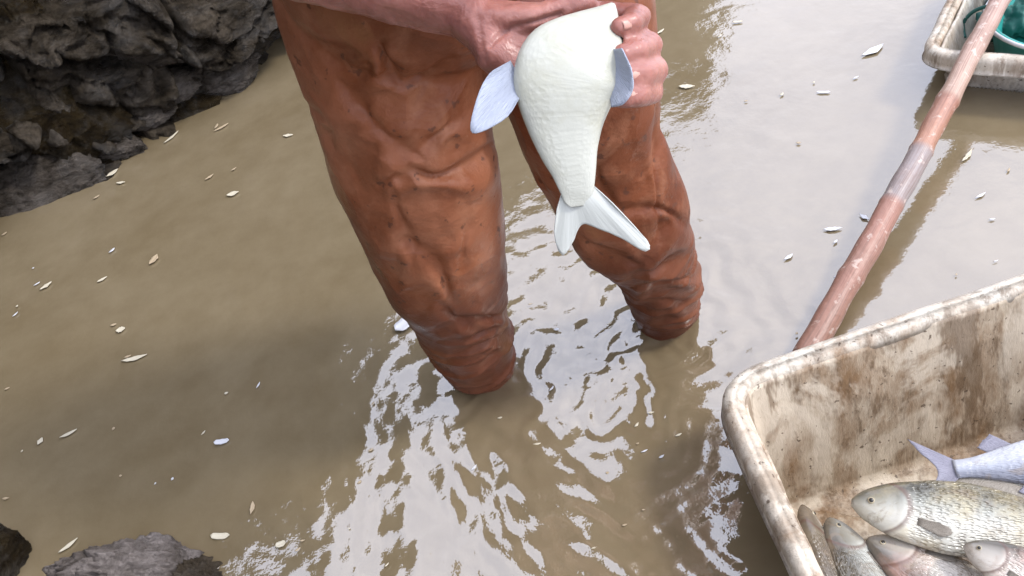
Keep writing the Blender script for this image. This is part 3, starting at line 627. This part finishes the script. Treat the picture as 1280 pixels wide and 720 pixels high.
# left hand, relaxed at chest height
hd = unit(np.array([-.55, -.5, .35])); side = unit(np.cross(hd, [0, 0, 1.])); upv = np.cross(side, hd)
for i, f in enumerate((-1.5, -.5, .5, 1.5)):
    k = wristL+hd*.085+upv*f*.019; ln = (.9, 1, .95, .75)[i]; p1 = k+unit(hd+side*.3)*.04*ln; p2 = p1+unit(hd+side*1.2)*.026*ln; p3 = p2+unit(side*1.0+hd*.2)*.02*ln
    skin += chain([wristL, k, p1, p2, p3], [.02, .0125, .0105, .0095, .008])
skin += chain([wristL, wristL+hd*.03-upv*.03, wristL+hd*.07-upv*.05+side*.02, wristL+hd*.095-upv*.05+side*.035], [.02, .017, .0125, .0095])
person = empty('person', (bx, by, -.28), 'person in rust orange waders standing in the muddy water, holding up a white fish', 'person')
me = remesh('body', skin, .0026, 5, .5); body = link('body', me, mSkin, person)
# knuckle creases and tendons on the right hand
Vh = getco(me); Nh = getno(me); dist = np.linalg.norm(Vh-palm, axis=1); sel = dist < .3
if sel.any():
    P = Vh[sel]; dd = .0010*fbm(P, 55, 3, 4)+.0016*fbm(P, 22, 2, 8)
    pr = proj(P); 
    def crease(pl, wpx, depth):
        global dd
        pl = np.asarray(pl, float); best = np.full(len(P), 1e9)
        for a, b_ in zip(pl[:-1], pl[1:]):
            ab = b_-a; t = np.clip(((pr[:, :2]-a)@ab)/(ab@ab), 0, 1); best = np.minimum(best, np.linalg.norm(pr[:, :2]-a-t[:, None]*ab, axis=1))
        dd = dd-depth*np.exp(-(best/wpx)**2)*(Nh[sel]@(-cF) > -.1)
    crease([(612, 56), (622, 44), (640, 34), (668, 28), (700, 18)], 3.5, .004)
    crease([(480, 15), (520, 32), (560, 50), (590, 74)], 10, .002)
    crease([(596, 20), (600, 45), (606, 75)], 5, .0015)
    Vh[sel] = P+Nh[sel]*dd[:, None]; setco(me, Vh)
# fingernails on the visible fingertips
for (d_, t_, r_) in zip(DIP, TIP, RAD):
    d3, t3 = D(*d_), D(*t_); ax = unit(t3-d3); nvv = -cF+cR*.25; out = unit(nvv - ax*(nvv@ax)); c = t3 - ax*.004 + out*r_[3]*.93
    s2 = np.cross(ax, out); V = []; Fc = []
    for i in range(7):
        for j in range(7):
            u = (i/6-.5)*2; v = (j/6-.5)*2; V.append(c+ax*u*.0058+s2*v*.0048*(1-.12*u*u)-out*(v*v*.0022+max(0, u)*.0008)+out*.0006)
    Fc = [(i*7+j, i*7+j+1, (i+1)*7+j+1, (i+1)*7+j) for i in range(6) for j in range(6)]
    o = link('fingernail', pydata('fingernail', V, Fc), mNail, person); fin_extrude(o, .0006)
# face and hair
for s in (-1, 1):
    bm = bmesh.new(); bmesh.ops.create_uvsphere(bm, u_segments=20, v_segments=12, radius=.012); me = bpy.data.meshes.new('eye'); bm.to_mesh(me); bm.free()
    setco(me, getco(me)+np.array([bx+s*.031, fy+.012, head[2]+.008])); e = link('eye', me, mEye, person)
    bm = bmesh.new(); bmesh.ops.create_uvsphere(bm, u_segments=16, v_segments=10, radius=.0055); me = bpy.data.meshes.new('iris'); bm.to_mesh(me); bm.free()
    setco(me, getco(me)+np.array([bx+s*.031, fy+.0025, head[2]+.006])); link('iris', me, mIris, e)
hm = remesh('hair', [capsule(head+np.array([0, .03, .05]), .092, head+np.array([0, .04, .0]), .085, seg=28, hem=8), capsule(head+np.array([-.045, -.035, .085]), .03, head+np.array([.045, -.035, .085]), .03)], .006, 3)
Vm = getco(hm); setco(hm, Vm+getno(hm)*(fbm(Vm, 40, 3, 2)*.006)[:, None]); link('hair', hm, mHair, person)
# shirt
sh = [capsule((bx-.10, by, 1.1), .118, (bx+.10, by, 1.1), .118, seg=28, hem=7), capsule((bx, by, 1.02), .15, (bx, by, 1.1), .16, seg=28, hem=7),
      capsule(shR, .074, neck-np.array([0, 0, .05]), .075), capsule(shL, .074, neck-np.array([0, 0, .05]), .075), capsule(shR, .07, shR+(elbowR-shR)*.8, .058), capsule(shL, .07, shL+(elbowL-shL)*.8, .058)]
sm = remesh('shirt', sh, .006, 4); Vm = getco(sm); setco(sm, Vm+getno(sm)*(fbm(Vm, 9, 4, 6)*.012)[:, None]); link('shirt', sm, mShirt, person)

# waders
def leg(rows, dep):
    pts = []; rads = []
    for (x, y, hw), d in zip(rows, dep): pts.append(D(x, y, d)); rads.append(hw*d/FPX)
    return pts, rads
LL = [(455, -60, 118), (468, 0, 125), (483, 55, 119), (496, 110, 113), (508, 160, 107), (519, 205, 103), (532, 250, 97), (544, 295, 90), (556, 335, 79), (568, 370, 66), (577, 400, 57), (590, 430, 51), (603, 456, 42)]
LD = [1.09, 1.10, 1.12, 1.15, 1.18, 1.215, 1.26, 1.31, 1.36, 1.42, 1.48, 1.55, 1.615]
RL = [(690, -40, 118), (705, 20, 112), (719, 75, 104), (731, 130, 95), (743, 185, 86), (765, 232, 82), (786, 270, 78), (803, 300, 64), (816, 325, 52), (826, 350, 46), (830, 372, 44), (832, 392, 38)]
RDp = [1.12, 1.13, 1.155, 1.195, 1.25, 1.30, 1.345, 1.40, 1.45, 1.51, 1.56, 1.605]
wad = []
for rows, dep in ((LL, LD), (RL, RDp)):
    p, r_ = leg(rows, dep); wad += chain(p, r_, seg=32, hem=8)
    e = p[-1]; wad += chain([e, e+np.array([0, .01, -.12]), e+np.array([0, .01, -.25])], [r_[-1], .05, .052], seg=24); wad.append(capsule(e+np.array([0, .0, -.27]), .05, e+np.array([0, -.16, -.29]), .04))
wad += [capsule(D(468, -40, 1.13), .13, D(690, -30, 1.16), .13, seg=36, hem=9), capsule(D(475, 10, 1.15), .10, D(700, 20, 1.18), .10, seg=36, hem=9), capsule((bx-.05, by, .8), .16, (bx+.05, by, .98), .16, seg=36, hem=9), capsule((bx-.06, by, .98), .15, (bx+.06, by, .98), .15, seg=36, hem=9)]
wm = remesh('waders', wad, .0033, 14, .6)
V = getco(wm); Nn = getno(wm); pr = proj(V); P = V
fold = np.zeros(len(V))
base = fbm(P, 6, 3, 11, (1, 1, 1.3), .4); warp = P+np.stack([nz(P, 5, 1), nz(P, 5, 2), nz(P, 5, 3)], 1)*.06
rid = 1-np.abs(nz(warp, 7, 21, (.8, .8, 1.5)))*4.5; rid = np.clip(rid, 0, 1)**2
rid2 = np.clip(1-np.abs(nz(warp, 22, 31, (.9, .9, 1.6)))*3.2, 0, 1)**2
fold += base*.0055+rid*.0006*np.clip(.5+nz(P,4,77)*1.5,0,1)
ankle = np.clip((.30-P[:, 2])/.2, 0, 1); fold += ankle*(.007*np.clip(1-np.abs(nz(warp, 9, 41, (.5, .5, 3.4)))*3, 0, 1)**1.5)
def crease2(pl, wpx, depth, side=0):
    """sculpt a fold along a line that fades at both ends; side lifts one flank"""
    global fold
    pl = smooth_path(pl, 14); best = np.full(len(P), 1e9); sg = np.zeros(len(P)); tt = np.zeros(len(P)); m_ = len(pl)-1
    for k, (a, b_) in enumerate(zip(pl[:-1], pl[1:])):
        ab = b_-a; t = np.clip(((pr[:, :2]-a)@ab)/(ab@ab), 0, 1); q = pr[:, :2]-a-t[:, None]*ab; d = np.linalg.norm(q, axis=1); m = d < best
        best[m] = d[m]; sg[m] = np.sign(ab[0]*q[m, 1]-ab[1]*q[m, 0]); tt[m] = (k+t[m])/m_
    fr = np.clip((Nn@(-cF)+.15)*3, 0, 1)*np.sin(PI*np.clip(tt*.9+.05, 0, 1))**.7
    sd = np.where(sg > 0, best, -best); wv = wpx*(1+.5*np.sin(tt*9+wpx))
    fold = fold - fr*depth*.8*np.exp(-(best/(wv*.8))**2) + fr*side*.75*depth*np.exp(-((sd-wv*2.2)/(wv*1.7))**2) + fr*abs(side)*.2*depth*np.exp(-((sd+wv*2.2)/(wv*1.6))**2)
for pl, wp, dp, sd_ in [([(470, 50), (485, 80), (500, 105)], 7, .012, .8), ([(500, 105), (535, 92), (575, 75)], 6, .009, -.6), ([(425, 98), (450, 130), (470, 160)], 9, .009, .8), ([(470, 160), (500, 185), (530, 200)], 8, .008, .8),
                       ([(505, 208), (545, 222), (590, 205), (614, 180)], 7, .014, .9), ([(520, 195), (548, 170), (575, 148)], 5, .009, .8), ([(470, 235), (495, 222), (515, 226)], 7, .008, .5), ([(490, 250), (510, 300), (516, 330)], 8, .007, .6),
                       ([(500, 300), (545, 330), (568, 385)], 9, .010, .8), ([(545, 410), (580, 400), (620, 395), (638, 385)], 5, .010, .9), ([(545, 425), (585, 420), (625, 405)], 4, .008, .9), ([(560, 450), (600, 430), (635, 415)], 5, .010, .9), ([(548, 375), (565, 395), (600, 412)], 5, .008, .5),
                       ([(590, 270), (580, 310), (575, 340)], 6, .005, .6), ([(785, 345), (820, 338), (860, 318)], 6, .014, .9), ([(790, 358), (825, 352), (868, 345)], 4, .009, .8), ([(790, 385), (825, 375), (866, 380)], 5, .007, .8), ([(745, 205), (752, 240), (775, 262)], 8, .010, .6), ([(780, 265), (830, 262), (862, 285)], 5, .008, .8),
                       ([(720, 295), (760, 320), (800, 330)], 8, .010, .8), ([(822, 120), (822, 200), (824, 300)], 4, .006, .9), ([(650, 200), (672, 225), (690, 262)], 5, .006, .5), ([(380, 40), (420, 60), (460, 66)], 8, .007, .7), ([(370, 120), (400, 150), (415, 190)], 8, .006, .7)]:
    crease2(pl, wp*1.15, dp*1.0, sd_*.8)
setco(wm, V+Nn*fold[:, None]); s_ = None
link('waders', wm, mWader, person)
for s in (-1, 1):
    V, Fc, uv = tube(smooth_path([(bx+s*.09, by-.16, 1.08), (bx+s*.10, by-.135, 1.18), (bx+s*.11, by-.03, 1.255), (bx+s*.10, by+.10, 1.2), (bx+s*.06, by+.17, 1.08)], 24), [.012]*24, 10)
    link('strap', pydata('strap', V, Fc), mShirt, person)

# ------------------------------------------------------------------ things in the far tray
def lathe(prof, seg=40):
    V = []; Fc = []
    for r_, z in prof:
        for k in range(seg): V.append((r_*math.cos(2*PI*k/seg), r_*math.sin(2*PI*k/seg), z))
    for i in range(len(prof)-1):
        for k in range(seg): Fc.append((i*seg+k, i*seg+(k+1) % seg, (i+1)*seg+(k+1) % seg, (i+1)*seg+k))
    return np.array(V), Fc
cB = np.append(B0+unit(B1-B0)*.235+unit(B2-B2b)*.215, 0); root = empty('basin', (cB[0], cB[1], -.02), 'teal plastic basin sitting in the top right tray under the pole', 'basin')
V, Fc = lathe([(.001, .006), (.09, .006), (.11, .02), (.135, .11), (.142, .118), (.15, .118), (.152, .112), (.146, .106), (.139, .10), (.118, .012), (.10, .0), (.001, .0)])
link('basin_shell', pydata('basin_shell', V+np.array([cB[0], cB[1], -.02]), Fc), mTeal, root)
V, Fc = lathe([(.150, .119), (.153, .121), (.156, .119), (.156, .113), (.152, .111)]); link('basin_rim', pydata('basin_rim', V+np.array([cB[0], cB[1], -.019]), Fc), mFoam, root)
gg = remesh('net', [capsule(Z(1245, 30, .03), .04, Z(1290, 20, .03), .05), capsule(Z(1262, 12, .04), .035, Z(1275, -20, .03), .05)], .004, 2)
Vm = getco(gg); setco(gg, Vm+getno(gg)*(fbm(Vm, 30, 4, 5)*.022)[:, None]); tag(link('net', gg, mTealD), 'dark green crumpled net heaped inside the teal basin', 'net')
bb = remesh('mesh_bag', [capsule(Z(1215, 5, .02), .035, Z(1235, -20, .03), .045), capsule(Z(1222, 30, .0), .03, Z(1212, 5, .01), .03)], .004, 3)
Vm = getco(bb); setco(bb, Vm+getno(bb)*(fbm(Vm, 26, 3, 2)*.012)[:, None]); tag(link('mesh_bag', bb, mBag), 'crumpled pale green mesh bag wedged beside the teal basin', 'bag')
V, Fc, uv = tube(smooth_path([Z(1206, 47, .05), Z(1204, 30, .07), Z(1216, 15, .10), Z(1235, 8, .12), Z(1250, 12, .12)], 30), [.004]*30, 10); tag(link('rope', pydata('rope', V, Fc), mTealD), 'thin dark green rope looped between basin and tray wall', 'rope')

# ------------------------------------------------------------------ floating leaves and flecks
def leaf(px, py, lp, wp, ang, m_, label, kind='leaf', curl=.3, seed=0, shape=0, group=None, sub=(9, 5)):
    c = Z(px, py, .002); k = np.linalg.norm(Z(px+1, py, .002)-Z(px, py, .002)); a = Z(px+math.cos(ang)*10, py-math.sin(ang)*10, .002)-c; kk = np.linalg.norm(a)/10; a = unit(a); b_ = np.array([-a[1], a[0], 0])
    L, W_ = lp*kk/2, wp*k/2; V = []; nu, nv = sub; rr = np.random.default_rng(seed)
    for i in range(nu):
        u = i/(nu-1)*2-1; wv = (1-abs(u)**(1.6 if shape == 0 else 6))*(1+.25*rr.uniform(-1, 1)) if shape != 1 else (1-abs(u)**7)*(1+.1*rr.uniform(-1, 1))
        wv = max(wv, .04)
        for j in range(nv):
            v = j/(nv-1)*2-1; p = a*u*L+b_*(v*W_*wv+.12*L*u*u*rr.uniform(.8, 1))+np.array([0, 0, .0015+curl*W_*v*v*.5+.06*L*u*u*curl]); V.append(p)
    Fc = [(i*nv+j, i*nv+j+1, (i+1)*nv+j+1, (i+1)*nv+j) for i in range(nu-1) for j in range(nv-1)]
    o = link('floating_'+kind, pydata('floating_'+kind, V, Fc), m_); o.location = c; fin_extrude(o, .0008); tag(o, label, kind, group); return o
LF = [(168, 449, 42, 9, .25, mLeafW, 'longest pale curled leaf floating left of the left knee', 0), (277, 553, 24, 10, .15, mFoam, 'bright white chip floating in the open water at lower left', 1), (86, 543, 30, 7, .45, mLeafW, 'slim pale sliver above the bottom left corner, beside a smaller one', 0), (51, 552, 13, 9, 1.0, mLeafW, 'small pale bit at the left edge beside a slim sliver', 0),
      (86, 683, 38, 8, .65, mLeafW, 'pointed pale sliver between the two rocks at the bottom left', 0), (275, 671, 30, 11, 0, mLeafW, 'blocky cream chip right of the lilac-grey mud rock', 1), (351, 681, 17, 11, .3, mLeafW, 'pale rounded chip at the bottom edge right of the blocky chip', 1), (316, 635, 20, 9, 1.4, mLeafT, 'upright tan leaf above the blocky cream chip', 0),
      (151, 413, 15, 13, .3, mLeafW, 'small round pale leaf above the longest curled leaf', 0), (58, 358, 22, 8, .6, mLeafW, 'pale leaf near the left edge below the waterline rocks', 0), (128, 350, 18, 6, .5, mLeafW, 'thin pale leaf to the right of another near the left edge', 0), (141, 217, 22, 10, .6, mLeafW, 'bright folded leaf at the foot of the low flat rock', 0),
      (151, 229, 14, 6, .1, mLeafW, 'small pale leaf just below the bright folded leaf', 0), (360, 170, 16, 7, .1, mLeafW, 'pale oval leaf beside the left edge of the waders', 0), (291, 243, 20, 10, .3, mLeafW, 'ragged pale leaf in the water left of the thigh', 0), (215, 172, 30, 5, .7, mLeafW, 'long thin pale leaf lying along the bank waterline', 0),
      (277, 160, 26, 6, .5, mLeafT, 'tan twig-like leaf just off the waterline stones', 0), (262, 222, 16, 5, .6, mLeafT, 'short tan leaf above the ragged pale leaf', 0), (508, 404, 40, 26, .75, mFoam, 'pale flat patch on the water against the shin of the left leg', 1), (1092, 64, 38, 18, .5, mFoam, 'largest pale leaf on the grey water near the far tray', 0),  # patch by the shin: flat pale piece, same white as the chips
      (1029, 116, 22, 6, 0, mFoam, 'flat white sliver left of the pole', 1), (1041, 287, 30, 10, .1, mFoam, 'pale leaf beside the lower part of the pole', 0), (986, 322, 16, 8, .6, mFoam, 'small pale leaf midway between right leg and pole', 0), (1080, 272, 18, 9, -.5, mFoam, 'pale leaf touching the left side of the pole', 0),
      (922, 28, 16, 6, .1, mLeafW, 'pale chip near the top edge right of the hand', 1), (826, 40, 14, 6, .6, mLeafW, 'small curled leaf right beside the fingers', 0), (858, 109, 26, 12, 0, mLeafW, 'wide pale leaf right of the fingers above the sky reflection', 0), (1226, 245, 18, 6, .5, mFoam, 'pale leaf right of the pole in open grey water', 0),
      (193, 325, 20, 12, .9, mLeafT, 'faint tan leaf in the middle of the left water', 0), (1210, 195, 26, 9, .9, mLeafW, 'pale leaf close under the right side of the pole', 0)]
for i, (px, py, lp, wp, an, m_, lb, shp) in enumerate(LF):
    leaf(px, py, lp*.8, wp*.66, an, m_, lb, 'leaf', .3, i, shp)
spots = []
pr_ = random.Random(5)
while len(spots) < 60:
    x, y = pr_.uniform(5, 1275), pr_.uniform(5, 715)
    if y < 285-x*.62: continue
    if 330 < x < 880 and y < 480 and not (640 < x < 780 and y > 330): continue
    if x > 880 and y > 480-(x-900)*.38-20: continue
    if x > 1130 and y < 90: continue
    w3 = Z(x, y, 0)
    if inside(w3[None, :2], planA)[0] or inside(w3[None, :2], planB)[0]: continue
    if x < 360 and y > 640: continue
    spots.append((x, y))
for i, (x, y) in enumerate(spots):
    leaf(x, y, pr_.uniform(3, 10), pr_.uniform(1.5, 4), pr_.uniform(.1, 1.1), pr_.choice([mLeafW, mLeafT, mFoam, mLeafT]), 'tiny pale fleck of debris floating on the muddy water', 'fleck', .3, 100+i, 0, 'flecks of debris floating on the water', (5, 3))
